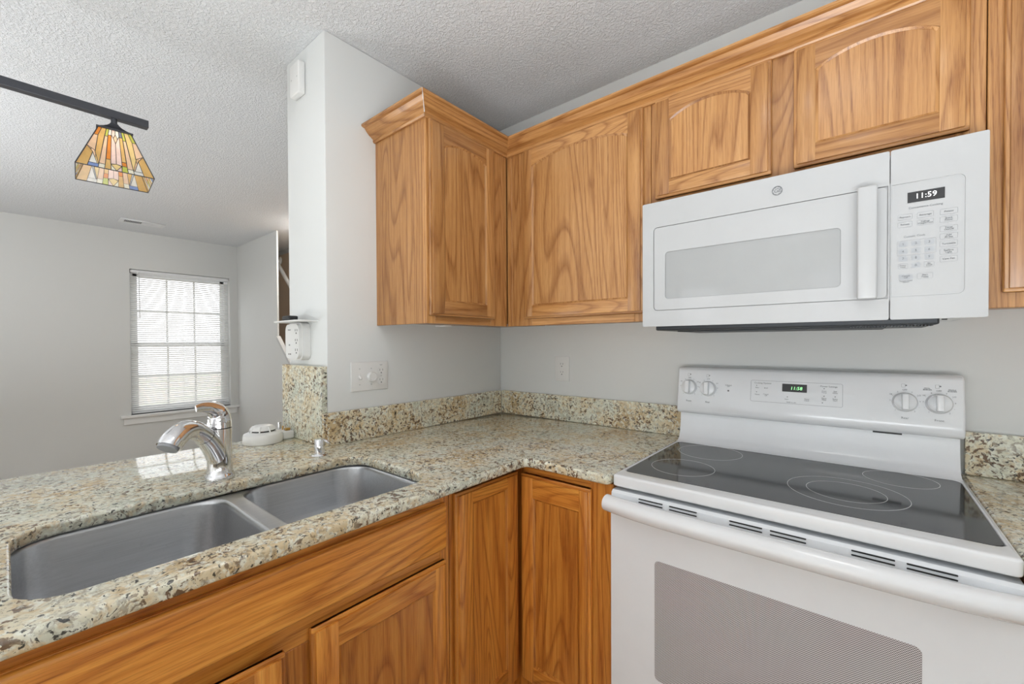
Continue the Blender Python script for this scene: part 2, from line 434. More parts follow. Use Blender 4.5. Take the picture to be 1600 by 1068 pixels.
# ------------------------------------------------------------------ windows
def make_window(idx, axis, w, a0, a1, z0, z1, sgn, cols=3, rows=2, sill=True):
    """axis 'x': window in a wall x=w; the outside lies on the sgn side. a = the other horizontal axis"""
    P = (lambda a, z, d: (w+sgn*d, a, z)) if axis == 'x' else (lambda a, z, d: (a, w+sgn*d, z))
    def bx(bm, a, b, zA, zB, d0, d1, bev=0): box(bm, P(a, zA, d0), P(b, zB, d1), bev)
    bm = BM(); t = .035
    for (p, q, r, s) in ((a0, a0+t, z0, z1), (a1-t, a1, z0, z1), (a0, a1, z0, z0+t), (a0, a1, z1-t, z1)): bx(bm, p, q, r, s, .075, .135, .003)
    o = obj('window_%d' % idx, bm, M['vinyl']); o['kind'] = 'structure'
    zm = (z0+z1)/2-.03
    for k, (s0, s1, dd) in enumerate(((z0+t, zm+.02, .085), (zm-.02, z1-t, .105))):
        bm = BM(); b0, b1 = a0+t, a1-t; f = .038
        for (p, q, r, s) in ((b0, b0+f, s0, s1), (b1-f, b1, s0, s1), (b0, b1, s0, s0+f), (b0, b1, s1-f, s1)): bx(bm, p, q, r, s, dd, dd+.022, .002)
        for i in range(1, cols): c = b0+f+(b1-b0-2*f)*i/cols; bx(bm, c-.009, c+.009, s0+f, s1-f, dd+.006, dd+.016)
        for i in range(1, rows): c = s0+f+(s1-s0-2*f)*i/rows; bx(bm, b0+f, b1-f, c-.009, c+.009, dd+.006, dd+.016)
        obj('sash', bm, M['vinyl'], o)
        bm = BM(); bx(bm, b0+f-.004, b1-f+.004, s0+f-.004, s1-f+.004, dd+.009, dd+.012); obj('pane', bm, M['glass'], o)
    if sill:
        bm = BM(); bx(bm, a0-.085, a1+.085, z0-.028, z0, -.035, .074, .004); obj('stool', bm, M['trim'], o)
        bm = BM(); bx(bm, a0-.06, a1+.06, z0-.095, z0-.028, -.014, 0, .003); obj('apron', bm, M['trim'], o)
    return o
make_window(1, 'x', X0, wy0, wy1, wz0, wz1, -1)
make_window(2, 'y', -5.2, W2[0][0], W2[0][1], W2[0][2], W2[0][3], -1)
make_window(3, 'y', -5.2, W2[1][0], W2[1][1], W2[1][2], W2[1][3], -1)

def make_blind(label, axis, w, a0, a1, z0, z1, sgn, tilt=34, group=None):
    P = (lambda a, z, d: (w+sgn*d, a, z)) if axis == 'x' else (lambda a, z, d: (a, w+sgn*d, z))
    loc = P((a0+a1)/2, z0+.003, .04)
    r = thing('window_blind', label, 'blind', loc, group)
    bm = BM(); box(bm, P(a0+.006, z1-.032, .022), P(a1-.006, z1-.004, .055), .003); obj('headrail', bm, M['vinyl'], r)
    bm = BM(); box(bm, P(a0+.01, z0+.006, .026), P(a1-.01, z0+.022, .052), .003); obj('bottom_rail', bm, M['vinyl'], r)
    bm = BM(); n = int((z1-z0-.07)/.0212); ca, sa = math.cos(math.radians(tilt)), math.sin(math.radians(tilt))
    for i in range(n):
        zc = z0+.036+i*.0212; j = random.uniform(-.0012, .0012); sag = random.uniform(-.0012, .0012)
        pv = []
        for k in range(5):
            q = (k-2)/2*.0125; dd = .04+q*ca; zz = zc+q*sa+.0016*(1-(k-2)**2/4)
            pv.append([bm.verts.new(P(a0+.010+(a1-a0-.02)*m/4, zz+j*(m-2)/2+sag*(1-abs(m-2)/2), dd)) for m in range(5)])
        for x, y in zip(pv, pv[1:]):
            for m in range(4): bm.faces.new((x[m], x[m+1], y[m+1], y[m]))
    obj('slats', bm, M['slat'], r, smooth=True)
    bm = BM()
    for f_ in (.14, .5, .86):
        a = a0+(a1-a0)*f_
        for d in (.0255, .0535): tube(bm, [P(a, z0+.02, d), P(a, z1-.03, d)], .0006, 6)
    obj('ladder_cord', bm, M['vinyl'], r)
    bm = BM(); a = a0+.075 if axis == 'x' else a0+.06
    tube(bm, [P(a, z1-.03, .012), P(a+.004, z1-.50, .012)], .0035, 8); obj('tilt_wand', bm, M['shade'], r)
    return r
make_blind('white mini blind in the dining window beside the far corner', 'x', X0, wy0, wy1, wz0, wz1, -1)
make_blind('white mini blind on the narrower window behind the viewer', 'y', -5.2, *W2[0], -1, 6)
make_blind('white mini blind on the taller window behind the viewer', 'y', -5.2, *W2[1], -1, 6)

# ------------------------------------------------------------------ oak cabinets
def local_axes(face):
    """face 'x': front faces +x, u runs along y; face 'y': front faces -y, u runs along x"""
    if face == 'x': return (lambda u, z, d: (d, u, z)), 1
    return (lambda u, z, d: (u, d, z)), -1
def door(parent, face, u0, u1, z0, z1, front, pan, arch=0, lower=False, name='door', th=.019, recess=.0052):
    """framed door; pan=(pu0,pu1,pz0,pz_spring); arch=height of the cathedral rise"""
    F, s = local_axes(face)
    mz = M['lz'] if lower else M['oz']; mh = (M['ly'] if face == 'x' else M['lx']) if lower else (M['oy'] if face == 'x' else M['ox'])
    back = front-s*th; pu0, pu1, pz0, pz1 = pan; st = .0085; lo_ = front-s*.0055
    bm = BM(); box(bm, F(u0, z0, back), F(u1, z1, lo_), .0035, 3)
    d = obj(name, bm, mz, parent, smooth=True)
    for (a, b) in ((z0, z0+st+.003), (z1-st-.003, z1)):
        bm = BM(); box(bm, F(u0+.0004, a, back+s*.0004), F(u1-.0004, b, lo_+s*.0003), .0032, 3); obj('lip', bm, mh, d, smooth=True)
    for (a, b) in ((u0+st, pu0), (pu1, u1-st)):
        bm = BM(); box(bm, F(a, z0+st, back+s*.002), F(b, z1-st, front), .0015, 2)
        obj('stile', bm, mz, d, smooth=True)
    bm = BM(); box(bm, F(pu0-.001, z0+st, back+s*.002), F(pu1+.001, pz0, front), .0015, 2); obj('rail', bm, mh, d, smooth=True)
    bm = BM(); n = 18; pts = [(pu1+.001, z1-st), (pu0-.001, z1-st)]
    if arch:
        arc = [(pu0+(pu1-pu0)*i/n, pz1+arch*(1-((2*i/n-1)**2))**.85*1.0) for i in range(n+1)]
    else: arc = [(pu0, pz1), (pu1, pz1)]
    arc[0] = (pu0-.001, pz1); arc[-1] = (pu1+.001, pz1)
    prism(bm, pts+arc, F, back+s*.002, front); obj('rail', bm, mh, d)
    # moulded bead along the inside of the frame
    bm = BM(); w = .006
    loop = [(pu0, pz0)]+[(min(max(p[0], pu0), pu1), p[1]) for p in arc]+[(pu1, pz0)]
    inn = [(pu0+w, pz0+w)]+[(min(max(p[0], pu0+w), pu1-w), p[1]-w) for p in arc]+[(pu1-w, pz0+w)]
    A = [bm.verts.new(F(p[0], p[1], front-s*.0008)) for p in loop]; B = [bm.verts.new(F(p[0], p[1], front-s*(recess-.0005))) for p in inn]
    m_ = len(A)
    for i in range(m_): bm.faces.new((A[i], A[(i+1) % m_], B[(i+1) % m_], B[i]))
    obj('bead', bm, mz, d)
    bm = BM(); prism(bm, loop, F, front-s*(recess+.004), front-s*recess); obj('panel', bm, mz, d)
    return d
def frame_bit(parent, kind, face, u0, u1, z0, z1, front, lower=False, th=.019, bev=.0012):
    F, s = local_axes(face)
    mz = M['lz'] if lower else M['oz']; mh = (M['ly'] if face == 'x' else M['lx']) if lower else (M['oy'] if face == 'x' else M['ox'])
    bm = BM(); box(bm, F(u0, z0, front-s*th), F(u1, z1, front), bev, 1)
    return obj(kind, bm, mz if kind == 'stile' else mh, parent)

UB, UT, UF = 1.362, 2.125, .317
ARCH = .034
def carcass(parent, a, b, mat='oz'):
    bm = BM(); box(bm, a, b, .001, 1); return obj('carcass', bm, M[mat], parent)
# end cabinet on the partition wall
c = thing('wall_cabinet', 'oak wall cabinet with exposed side panel, hung on the short partition wall', 'wall cabinet', (.16, -.54, UB))
carcass(c, (.001, -.764, UB+.012), (UF-.019, -.002, UT))
bm = BM(); box(bm, (.0, -.7655, UB), (UF-.019, -.750, UT), .001, 1); obj('side_panel', bm, M['oz'], c)
frame_bit(c, 'stile', 'x', -.7655, -.725, UB, UT, UF); frame_bit(c, 'stile', 'x', -.425, -.319, UB, UT, UF)
frame_bit(c, 'rail', 'x', -.725, -.425, UB, 1.412, UF); frame_bit(c, 'rail', 'x', -.725, -.425, 2.07, UT, UF)
door(c, 'x', -.757, -.411, 1.390, 2.098, UF+.019, (-.694, -.467, 1.444, 2.014), ARCH*.8)
bm = BM(); box(bm, (.19, -.62, UB-.006), (.25, -.585, UB), .002); obj('bumper', bm, M['plate'], c)
# cabinet left of the microwave on the back wall
c = thing('wall_cabinet', 'tall oak wall cabinet with arched door between the corner and the microwave', 'wall cabinet', (.64, -.16, UB))
carcass(c, (.322, -.300, UB+.012), (.965, -.002, UT))
frame_bit(c, 'stile', 'y', .319, .452, UB, UT, -UF); frame_bit(c, 'stile', 'y', .905, .9655, UB, UT, -UF)
frame_bit(c, 'rail', 'y', .452, .905, UB, 1.412, -UF); frame_bit(c, 'rail', 'y', .452, .905, 2.07, UT, -UF)
bm = BM(); box(bm, (.324, -.3195, UB+.02), (.347, -.3168, 2.09), .001, 1); obj('scribe_strip', bm, M['oz'], c)
door(c, 'y', .420, .942, 1.390, 2.098, -UF-.019, (.468, .888, 1.444, 2.020), ARCH)
# cabinet above the microwave
c = thing('wall_cabinet', 'short oak wall cabinet with two arched doors above the microwave', 'wall cabinet', (1.35, -.16, 1.74))
carcass(c, (.968, -.300, 1.752), (1.736, -.002, UT))
frame_bit(c, 'stile', 'y', .967, 1.01, 1.740, UT, -UF); frame_bit(c, 'stile', 'y', 1.30, 1.40, 1.740, UT, -UF); frame_bit(c, 'stile', 'y', 1.69, 1.738, 1.740, UT, -UF)
for a, b in ((1.01, 1.30), (1.40, 1.69)):
    frame_bit(c, 'rail', 'y', a, b, 1.740, 1.79, -UF); frame_bit(c, 'rail', 'y', a, b, 2.07, UT, -UF)
door(c, 'y', .984, 1.3226, 1.770, 2.098, -UF-.019, (1.033, 1.269, 1.824, 2.020), ARCH)
door(c, 'y', 1.375, 1.712, 1.770, 2.098, -UF-.019, (1.425, 1.661, 1.824, 2.022), ARCH)
# cabinet right of the microwave
c = thing('wall_cabinet', 'oak wall cabinet at the right of the microwave, cut off by the picture edge', 'wall cabinet', (2.04, -.16, UB))
carcass(c, (1.742, -.300, UB+.012), (2.34, -.002, UT))
frame_bit(c, 'stile', 'y', 1.740, 1.80, UB, UT, -UF); frame_bit(c, 'stile', 'y', 2.28, 2.342, UB, UT, -UF)
frame_bit(c, 'rail', 'y', 1.80, 2.28, UB, 1.412, -UF); frame_bit(c, 'rail', 'y', 1.80, 2.28, 2.07, UT, -UF)
door(c, 'y', 1.763, 2.31, 1.395, 2.098, -UF-.019, (1.812, 2.26, 1.449, 2.020), ARCH)

# crown moulding: profile (projection, height)
CP = [(0, 2.098), (.007, 2.098), (.011, 2.104), (.010, 2.111), (.015, 2.114), (.019, 2.117), (.028, 2.122), (.037, 2.130), (.044, 2.139), (.047, 2.143), (.056, 2.144), (.061, 2.147), (.061, 2.154), (0, 2.154)]
def sweep(bm, path, prof):
    """path: list of (point, outward miter vector) in xy; prof: (out, z)"""
    rings = [[bm.verts.new((p[0]+m[0]*u, p[1]+m[1]*u, z)) for u, z in prof] for p, m in path]
    n = len(prof)
    for a, b in zip(rings, rings[1:]):
        for i in range(n): bm.faces.new((a[i], a[(i+1) % n], b[(i+1) % n], b[i]))
    bm.faces.new(rings[0]); bm.faces.new(rings[-1])
c = thing('crown_molding', 'oak crown moulding running along the tops of the wall cabinets', 'molding', (.4, -.4, 2.098))
bm = BM(); sweep(bm, [((.0, -.7665), (0, -1)), ((UF, -.7665), (.98, -1))], CP); obj('side_length', bm, M['ox'], c)
bm = BM(); sweep(bm, [((UF+.001, -.7665), (1, -.97)), ((UF+.001, -UF-.001), (1, -1))], CP); obj('left_length', bm, M['oy'], c)
bm = BM(); sweep(bm, [((UF+.001, -UF-.001), (1, -1)), ((2.342, -UF-.001), (0, -1))], CP); obj('back_length', bm, M['ox'], c)
bm = BM(); tube(bm, [(UF+.060, -.7665-.060, 2.152), (UF+.046, -.7665-.046, 2.141), (UF+.012, -.7665-.012, 2.108)], .0016, 6); obj('miter_caulk', bm, M['trim'], c)

# base cabinets
LF = .631
def base_frame(c, face, bits, front):
    for b in bits: frame_bit(c, b[0], face, b[1], b[2], b[3], b[4], front, True)
c = thing('base_cabinet', 'oak corner base cabinet with two hinged doors meeting in the corner', 'base cabinet', (.3, -.3, 0))
bm = BM()
prism(bm, [(.035, -.002), (.035, -.943), (LF-.019, -.943), (LF-.019, -LF+.019), (.976, -LF+.019), (.976, -.002)], FZ, .10, CB-.001); obj('carcass', bm, M['lz'], c)
bm = BM(); prism(bm, [(.035, -.002), (.035, -.943), (.56, -.943), (.56, -.56), (.976, -.56), (.976, -.002)], FZ, .001, .10); obj('toe_kick', bm, M['lx'], c)
base_frame(c, 'x', [('stile', -.944, -.925, .10, CB-.001), ('rail', -.925, -.652, .858, CB-.001)], LF)
base_frame(c, 'y', [('stile', .905, .977, .10, CB-.001), ('rail', .652, .905, .858, CB-.001)], -LF)
door(c, 'x', -.931, -.6512, .17, .864, LF+.019, (-.868, -.712, .232, .822), 0, True)
door(c, 'y', .6512, .912, .17, .857, -LF-.019, (.704, .874, .232, .785), 0, True)
c = thing('base_cabinet', 'oak sink base cabinet with a wide false drawer front under the double sink', 'base cabinet', (.3, -1.4, 0))
bm = BM(); box(bm, (.035, -1.859, .10), (LF-.07, -.947, .66), .001, 1); obj('carcass', bm, M['lz'], c)
bm = BM(); box(bm, (.035, -1.859, .001), (.56, -.947, .10)); obj('toe_kick', bm, M['ly'], c)
base_frame(c, 'x', [('stile', -.978, -.946, .10, CB-.001), ('stile', -1.86, -1.82, .10, CB-.001), ('stile', -1.40, -1.325, .10, .6655),
                    ('rail', -1.82, -.978, .840, CB-.001), ('rail', -1.82, -.978, .666, .73)], LF)
bm = BM(); box(bm, (LF, -1.83, .724), (LF+.009, -.965, .850), .001); box(bm, (LF+.003, -1.829, .725), (LF+.019, -.966, .849), .0085, 3)
obj('drawer_front', bm, M['ly'], c, smooth=True)
door(c, 'x', -1.338, -.967, .17, .694, LF+.019, (-1.280, -1.010, .232, .632), 0, True)
d = door(c, 'x', -1.80, -1.396, .17, .694, LF+.019, (-1.742, -1.452, .232, .640), 0, True)
# that door stands slightly open, hinged at its far edge
hx, hy = LF, -1.80; loc0 = Vector(c['_o']); ang = math.radians(-3.2)
for o in [d]:
    piv = Vector((hx, hy, 0))-loc0
    o.matrix_basis = Matrix.Translation(piv) @ Matrix.Rotation(ang, 4, 'Z') @ Matrix.Translation(-piv)
c = thing('base_cabinet', 'oak base cabinet at the outer end of the peninsula counter', 'base cabinet', (.3, -2.1, 0))
bm = BM(); box(bm, (.035, -2.37, .10), (LF-.019, -1.862, CB-.001), .001, 1); obj('carcass', bm, M['lz'], c)
bm = BM(); box(bm, (.035, -2.37, .001), (.56, -1.862, .10)); obj('toe_kick', bm, M['ly'], c)
base_frame(c, 'x', [('stile', -2.37, -2.33, .10, CB-.001), ('stile', -1.90, -1.862, .10, CB-.001), ('rail', -2.33, -1.90, .855, CB-.001)], LF)
door(c, 'x', -2.35, -1.885, .17, .860, LF+.019, (-2.29, -1.945, .232, .80), 0, True)
c = thing('base_cabinet', 'oak base cabinet under the counter right of the range', 'base cabinet', (2.04, -.3, 0))
bm = BM(); box(bm, (1.762, -LF+.019, .10), (2.34, -.002, CB-.001), .001, 1); obj('carcass', bm, M['lz'], c)
bm = BM(); box(bm, (1.762, -.56, .001), (2.34, -.002, .10)); obj('toe_kick', bm, M['lx'], c)
base_frame(c, 'y', [('stile', 1.762, 1.80, .10, CB-.001), ('stile', 2.30, 2.34, .10, CB-.001), ('rail', 1.80, 2.30, .855, CB-.001)], -LF)
door(c, 'y', 1.785, 2.315, .17, .860, -LF-.019, (1.845, 2.255, .232, .80), 0, True)

# ------------------------------------------------------------------ granite
def fillet(pts, idx, r, n=6):
    out = []
    for i, p in enumerate(pts):
        if i not in idx: out.append(p); continue
        p0, p1, p2 = Vector(pts[i-1]), Vector(p), Vector(pts[(i+1) % len(pts)])
        a = (p0-p1).normalized(); b = (p2-p1).normalized(); c0 = p1+(a+b)*r
        s, e = p1+a*r-c0, p1+b*r-c0
        for k in range(n+1):
            t = k/n; v = s*math.cos(t*PI/2)+e*math.sin(t*PI/2); out.append(tuple(c0+v))
    return out
hole = rrect(.207, -1.735, .597, -.978, .072, 8)
outer = fillet([(-.336, -2.39), (.682, -2.39), (.682, -.655), (.976, -.655), (.976, -.0015), (.0015, -.0015), (.0015, -.9765), (-.336, -.9765)], {0, 1, 2, 3}, .018)
bm = BM(); curve_slab(bm, outer, [hole], CT, CB, .008)
c = obj('countertop', bm, M['granite'], smooth=True); tag(c, 'L-shaped speckled granite countertop with the sink cut into it', 'countertop')
bm = BM(); curve_slab(bm, fillet([(1.741, -.0015), (1.741, -.655), (2.36, -.655), (2.36, -.0015)], {1, 2}, .018), [], CT, CB, .008)
c = obj('countertop', bm, M['granite'], smooth=True); tag(c, 'short speckled granite countertop right of the range', 'countertop')
SZ = 1.034
bm = BM(); box(bm, (.0012, -.998, CT+.0005), (.022, -.0225, SZ), .0015); o = obj('backsplash', bm, M['granite']); tag(o, 'low granite backsplash strip along the partition wall behind the sink', 'backsplash')
bm = BM(); box(bm, (.0225, -.022, CT+.0005), (.978, -.0012, SZ), .0015); o = obj('backsplash', bm, M['granite']); tag(o, 'low granite backsplash strip on the back wall between corner and range', 'backsplash')
bm = BM(); box(bm, (1.748, -.022, CT+.0005), (2.36, -.0012, SZ), .0015); o = obj('backsplash', bm, M['granite']); tag(o, 'low granite backsplash strip right of the range', 'backsplash')
bm = BM(); box(bm, (-.336, -.999, CT+.0005), (.0008, -.9762, 1.205), .0015); o = obj('granite_panel', bm, M['granite']); tag(o, 'upright granite panel covering the foot of the partition end', 'backsplash panel')

# ------------------------------------------------------------------ sink
c = thing('sink', 'double bowl undermount stainless steel sink in the peninsula counter', 'sink', (.39, -1.36, .66))
fz = CB-.0006
BL = (.178, -1.750, .600, -1.368); BR = (.178, -1.338, .600, -.965)
def loop_pts(b, ins, r): return rrect(b[0]+ins, b[1]+ins, b[2]-ins, b[3]-ins, r, 8)
bm = BM()
box_out = rrect(.155, -1.775, .625, -.948, .06, 6)
curve_slab(bm, box_out, [loop_pts(BL, 0, .085), loop_pts(BR, 0, .085)], fz, fz-.0016, .0004)
obj('rim', bm, M['steel'], c, smooth=True)
for b, dep in ((BL, .20), (BR, .17)):
    bm = BM(); rings = []
    spec = [(0, 0, .085), (.003, -.0015, .084), (.007, -.006, .082), (.009, -.014, .08), (.016, -dep+.05, .07), (.024, -dep+.02, .062), (.040, -dep+.005, .05), (.065, -dep, .04)]
    for ins, dz, r in spec: rings.append([bm.verts.new((x, y, fz+dz)) for x, y in loop_pts(b, ins, r)])
    n = len(rings[0])
    for p, q in zip(rings, rings[1:]):
        for i in range(n): bm.faces.new((p[i], p[(i+1) % n], q[(i+1) % n], q[i]))
    bm.faces.new(rings[-1])
    o = obj('bowl', bm, M['steel'], c, smooth=True, angle=60)
    md = o.modifiers.new('thickness', 'SOLIDIFY'); md.thickness = .0012; md.offset = 0
    cx, cy = (b[0]+b[2])/2, (b[1]+b[3])/2
    bm = BM(); lathe(bm, [(.0, .002), (.03, .002), (.034, .003), (.044, .0045), (.047, .002), (.047, .0007), (.0, .0007)], (cx, cy, fz-dep), n=32); obj('strainer', bm, M['chrome'], o, smooth=True)

# ------------------------------------------------------------------ faucet
fx, fy = .138, -1.355
c = thing('faucet', 'polished chrome single lever pull-out kitchen faucet behind the sink', 'faucet', (fx, fy, CT))
bm = BM(); lathe(bm, [(0, 0), (.0355, 0), (.036, .005), (.0345, .011), (.0325, .014), (.031, .02), (.0298, .05), (.0292, .09), (.0292, .12), (.0295, .140), (.0, .140)], (fx, fy, CT+.0005), n=40)
obj('body', bm, M['chrome'], c, smooth=True)
dx, dy = .60, -.80
def fp(r, z): return (fx+dx*r, fy+dy*r, z)
path = smooth_path([fp(-.006, .935), fp(.010, .980), fp(.034, 1.020), fp(.063, 1.051), fp(.097, 1.070), fp(.129, 1.069), fp(.154, 1.055), fp(.166, 1.042)], 6)
rad = interp([.024, .0265, .0255, .0240, .0242, .0258, .0268, .0258], 6)
k0 = 16; q = path[k0].lerp(path[k0+1], .35)
bm = BM(); tube(bm, path[:k0+1], rad[:k0+1], 24); obj('spout', bm, M['chrome'], c, smooth=True)
bm = BM(); tube(bm, [path[k0], q], [.0238, .0238], 24); obj('spout_collar', bm, M['black'], c, smooth=True)
bm = BM(); tube(bm, [q]+path[k0+1:], rad[k0:], 24); hd = obj('spray_head', bm, M['chrome'], c, smooth=True)
bm = BM(); e = Vector(path[-1]); tdir = (Vector(path[-1])-Vector(path[-2])).normalized()
tube(bm, [e-tdir*.001, e+tdir*.006], [.0225, .0215], 24); obj('aerator', bm, M['lgrey'], hd, smooth=True)
bm = BM(); lathe(bm, [(.0285, .1402), (.0285, .1428)], (fx, fy, CT), n=40); obj('joint_ring', bm, M['black'], c, smooth=True)
bm = BM()
hp = smooth_path([fp(-.0, CT+.143), fp(.0, CT+.160), fp(.003, CT+.177), fp(.012, CT+.191), fp(.032, CT+.2025), fp(.058, CT+.2075), fp(.082, CT+.2075)], 5)
tube(bm, hp, interp([.0292, .0290, .0272, .0238, .0185, .0135, .0085], 5), 28, flat=interp([1, 1, 1, .95, .62, .36, .28], 5)); obj('lever_handle', bm, M['chrome'], c, smooth=True, angle=60)
# soap dispenser base
sx, sy = .119, -1.064
c = thing('soap_dispenser', 'small chrome soap dispenser stub on the counter beside the granite panel', 'soap dispenser', (sx, sy, CT))
bm = BM(); lathe(bm, [(0, 0), (.026, 0), (.0265, .002), (.024, .005), (.0175, .006), (0, .006)], (sx, sy, CT+.0005), n=32); obj('flange', bm, M['chrome'], c, smooth=True)
bm = BM(); lathe(bm, [(.0165, .006), (.0165, .052), (.015, .056), (.0, .0565)], (sx, sy, CT), n=32); obj('pump_body', bm, M['chrome'], c, smooth=True)
bm = BM(); tube(bm, [(sx+.004, sy+.006, CT+.051), (sx+.012, sy+.018, CT+.047), (sx+.016, sy+.025, CT+.040)], [.006, .0055, .004], 12); obj('nozzle', bm, M['chrome'], c, smooth=True)

# ------------------------------------------------------------------ smoke alarm and bracket on the counter
ax, ay = -.243, -1.108
c = thing('smoke_alarm', 'round white smoke alarm lying face up on the counter', 'smoke alarm', (ax, ay, CT))
bm = BM(); lathe(bm, [(0, 0), (.066, 0), (.0675, .004), (.067, .026), (.064, .034), (.055, .038), (.046, .040), (.044, .042), (0, .042)], (ax, ay, CT+.0005), n=48); obj('housing', bm, M['plate'], c, smooth=True)
bm = BM(); lathe(bm, [(.040, .042), (.039, .050), (0, .050)], (ax, ay, CT), n=32); obj('sensor_chamber', bm, M['black'], c, smooth=True)
bm = BM(); lathe(bm, [(.040, .0545), (.036, .061), (.026, .066), (0, .067)], (ax, ay, CT), n=32); lathe(bm, [(.0435, .048), (.0435, .0515), (.040, .0545)], (ax, ay, CT), n=32, close=False)
for k in range(8):
    a = k*PI/4+.2; ca, sa = math.cos(a), math.sin(a)
    tube(bm, [(ax+.046*ca, ay+.046*sa, CT+.040), (ax+.0425*ca, ay+.0425*sa, CT+.052), (ax+.034*ca, ay+.034*sa, CT+.062)], .0028, 8)
obj('vented_cap', bm, M['plate'], c, smooth=True)
bx_, by_ = -.262, -1.014
c = thing('mounting_block', 'small white plastic block with brass terminals lying behind the smoke alarm', 'hardware', (bx_, by_, CT))
bm = BM(); box(bm, (bx_-.045, by_-.028, CT+.0006), (bx_+.040, by_+.013, CT+.030), .004, 3); obj('block', bm, M['plate'], c, smooth=True)
bm = BM(); box(bm, (bx_+.004, by_-.012, CT+.030), (bx_+.022, by_+.006, CT+.040), .002); tube(bm, [(bx_-.012, by_-.01, CT+.028), (bx_-.012, by_-.01, CT+.046)], .003, 8); obj('terminal', bm, M['brass'], c)
bm = BM(); tube(bm, [(bx_-.034, by_-.012, CT+.028), (bx_-.034, by_-.012, CT+.058)], .0065, 14); obj('metal_post', bm, M['chrome'], c, smooth=True)

# ------------------------------------------------------------------ things on the partition end (plane y=-.975)
YE = -.9755
c = thing('surge_protector', 'white multi outlet surge protector plugged into the partition end', 'surge protector', (-.185, YE-.02, 1.225))
bm = BM(); prism(bm, rrect(-.262, 1.226, -.128, 1.372, .028, 6), FY, YE, YE-.030); prism(bm, rrect(-.254, 1.232, -.136, 1.366, .026, 6), FY, YE-.030, YE-.042)
obj('housing', bm, M['plate'], c, smooth=True)
bm = BM()
for zz in (1.338, 1.300, 1.262):
    for q, w_ in ((-.166, .0022), (-.150, .0022)): box(bm, (q, YE-.0428, zz), (q+w_, YE-.042, zz+.009))
    lathe(bm, [(0, -.0008), (.0032, -.0008), (.0032, 0), (0, 0)], (-.157, YE-.042, zz-.007), 'y', 12)
for q in (-.226, -.212): box(bm, (q, YE-.0428, 1.247), (q+.006, YE-.042, 1.252))
obj('outlet_slots', bm, M['black'], c)
bm = BM(); text(bm, 'USB', .008, onY(-.218, YE-.0422, 1.285)); text(bm, 'Protected', .006, onY(-.218, YE-.0422, 1.345)); obj('lettering', bm, M['grey'], c)
bm = BM(); prism(bm, rrect(-.290, YE-.080, -.060, YE, [.0, .0, .03, .03], 5), FZ, 1.3735, 1.3785); obj('shelf', bm, M['plate'], c)
bm = BM(); box(bm, (-.212, YE-.072, 1.3788), (-.150, YE-.036, 1.3975), .005, 3); o = obj('remote_fob', bm, M['black'], smooth=True); tag(o, 'small black box lying on the shelf of the surge protector', 'small device')
c = thing('door_chime_sensor', 'slim white sensor box mounted high on the partition end', 'sensor', (-.185, YE-.012, 2.25))
bm = BM(); box(bm, (-.228, YE-.026, 2.262), (-.150, YE, 2.385), .004, 3); obj('housing', bm, M['plate'], c, smooth=True)
bm = BM(); box(bm, (-.214, YE-.0266, 2.322), (-.210, YE-.026, 2.328)); box(bm, (-.166, YE-.0266, 2.322), (-.162, YE-.026, 2.328)); obj('screw_slots', bm, M['shade'], c)

# ------------------------------------------------------------------ switch plate and outlet
def duplex(bm_h, bm_b, F, d, s, u, z):
    for dz in (.0195, -.0195):
        prism(bm_h, rrect(u-.0165, z+dz-.0145, u+.0165, z+dz+.0145, .010, 5), F, d, d+s*.0015)
        for q in (-.0075, .0055): box(bm_b, F(u+q, z+dz+.001, d+s*.0012), F(u+q+.002, z+dz+.009, d+s*.002))
        pr = [(u+.003*math.cos(k*PI/6), z+dz-.007+.003*math.sin(k*PI/6)) for k in range(12)]
        prism(bm_b, pr, F, d+s*.0012, d+s*.002)
F = lambda u, v, d: (d, u, v)
c = thing('switch_plate', 'white three gang wall plate with toggle, dimmer knob and outlet', 'switch plate', (.002, -.802, 1.10))
bm = BM(); box(bm, (.0004, -.884, 1.102), (.006, -.720, 1.217), .0025, 3); obj('cover', bm, M['plate'], c, smooth=True)
b1, b2 = BM(), BM(); duplex(b1, b2, F, .006, 1, -.752, 1.158); text(b2, 'TEST', .006, onX(.0062, -.752, 1.202)); obj('outlet_face', b1, M['plate'], c); obj('outlet_slots', b2, M['grey'], c)
bm = BM(); box(bm, (.006, -.853, 1.146), (.008, -.843, 1.172), .0008); tube(bm, [(.007, -.848, 1.161), (.018, -.848, 1.150)], [.0045, .0035], 10); obj('toggle', bm, M['plate'], c, smooth=True)
bm = BM(); lathe(bm, [(.019, .006), (.0185, .018), (.0165, .021), (.014, .021), (.013, .020), (0, .020)], (0, -.797, 1.157), 'x', 32); obj('dimmer_knob', bm, M['plate'], c, smooth=True)
bm = BM()
for u, z in ((-.848, 1.190), (-.848, 1.128), (-.797, 1.190), (-.797, 1.126), (-.752, 1.158)): lathe(bm, [(0, .0062), (.0028, .0062), (.0028, .0072), (0, .0072)], (0, u, z), 'x', 10)
obj('screws', bm, M['shade'], c)
c = thing('wall_outlet', 'white duplex outlet plate on the back wall above the backsplash', 'outlet', (.400, -.002, 1.10))
bm = BM(); box(bm, (.359, -.006, 1.102), (.440, -.0004, 1.222), .0025, 3); obj('cover', bm, M['plate'], c, smooth=True)
b1, b2 = BM(), BM(); duplex(b1, b2, FY, -.006, -1, .400, 1.162); obj('outlet_face', b1, M['plate'], c); obj('outlet_slots', b2, M['grey'], c)

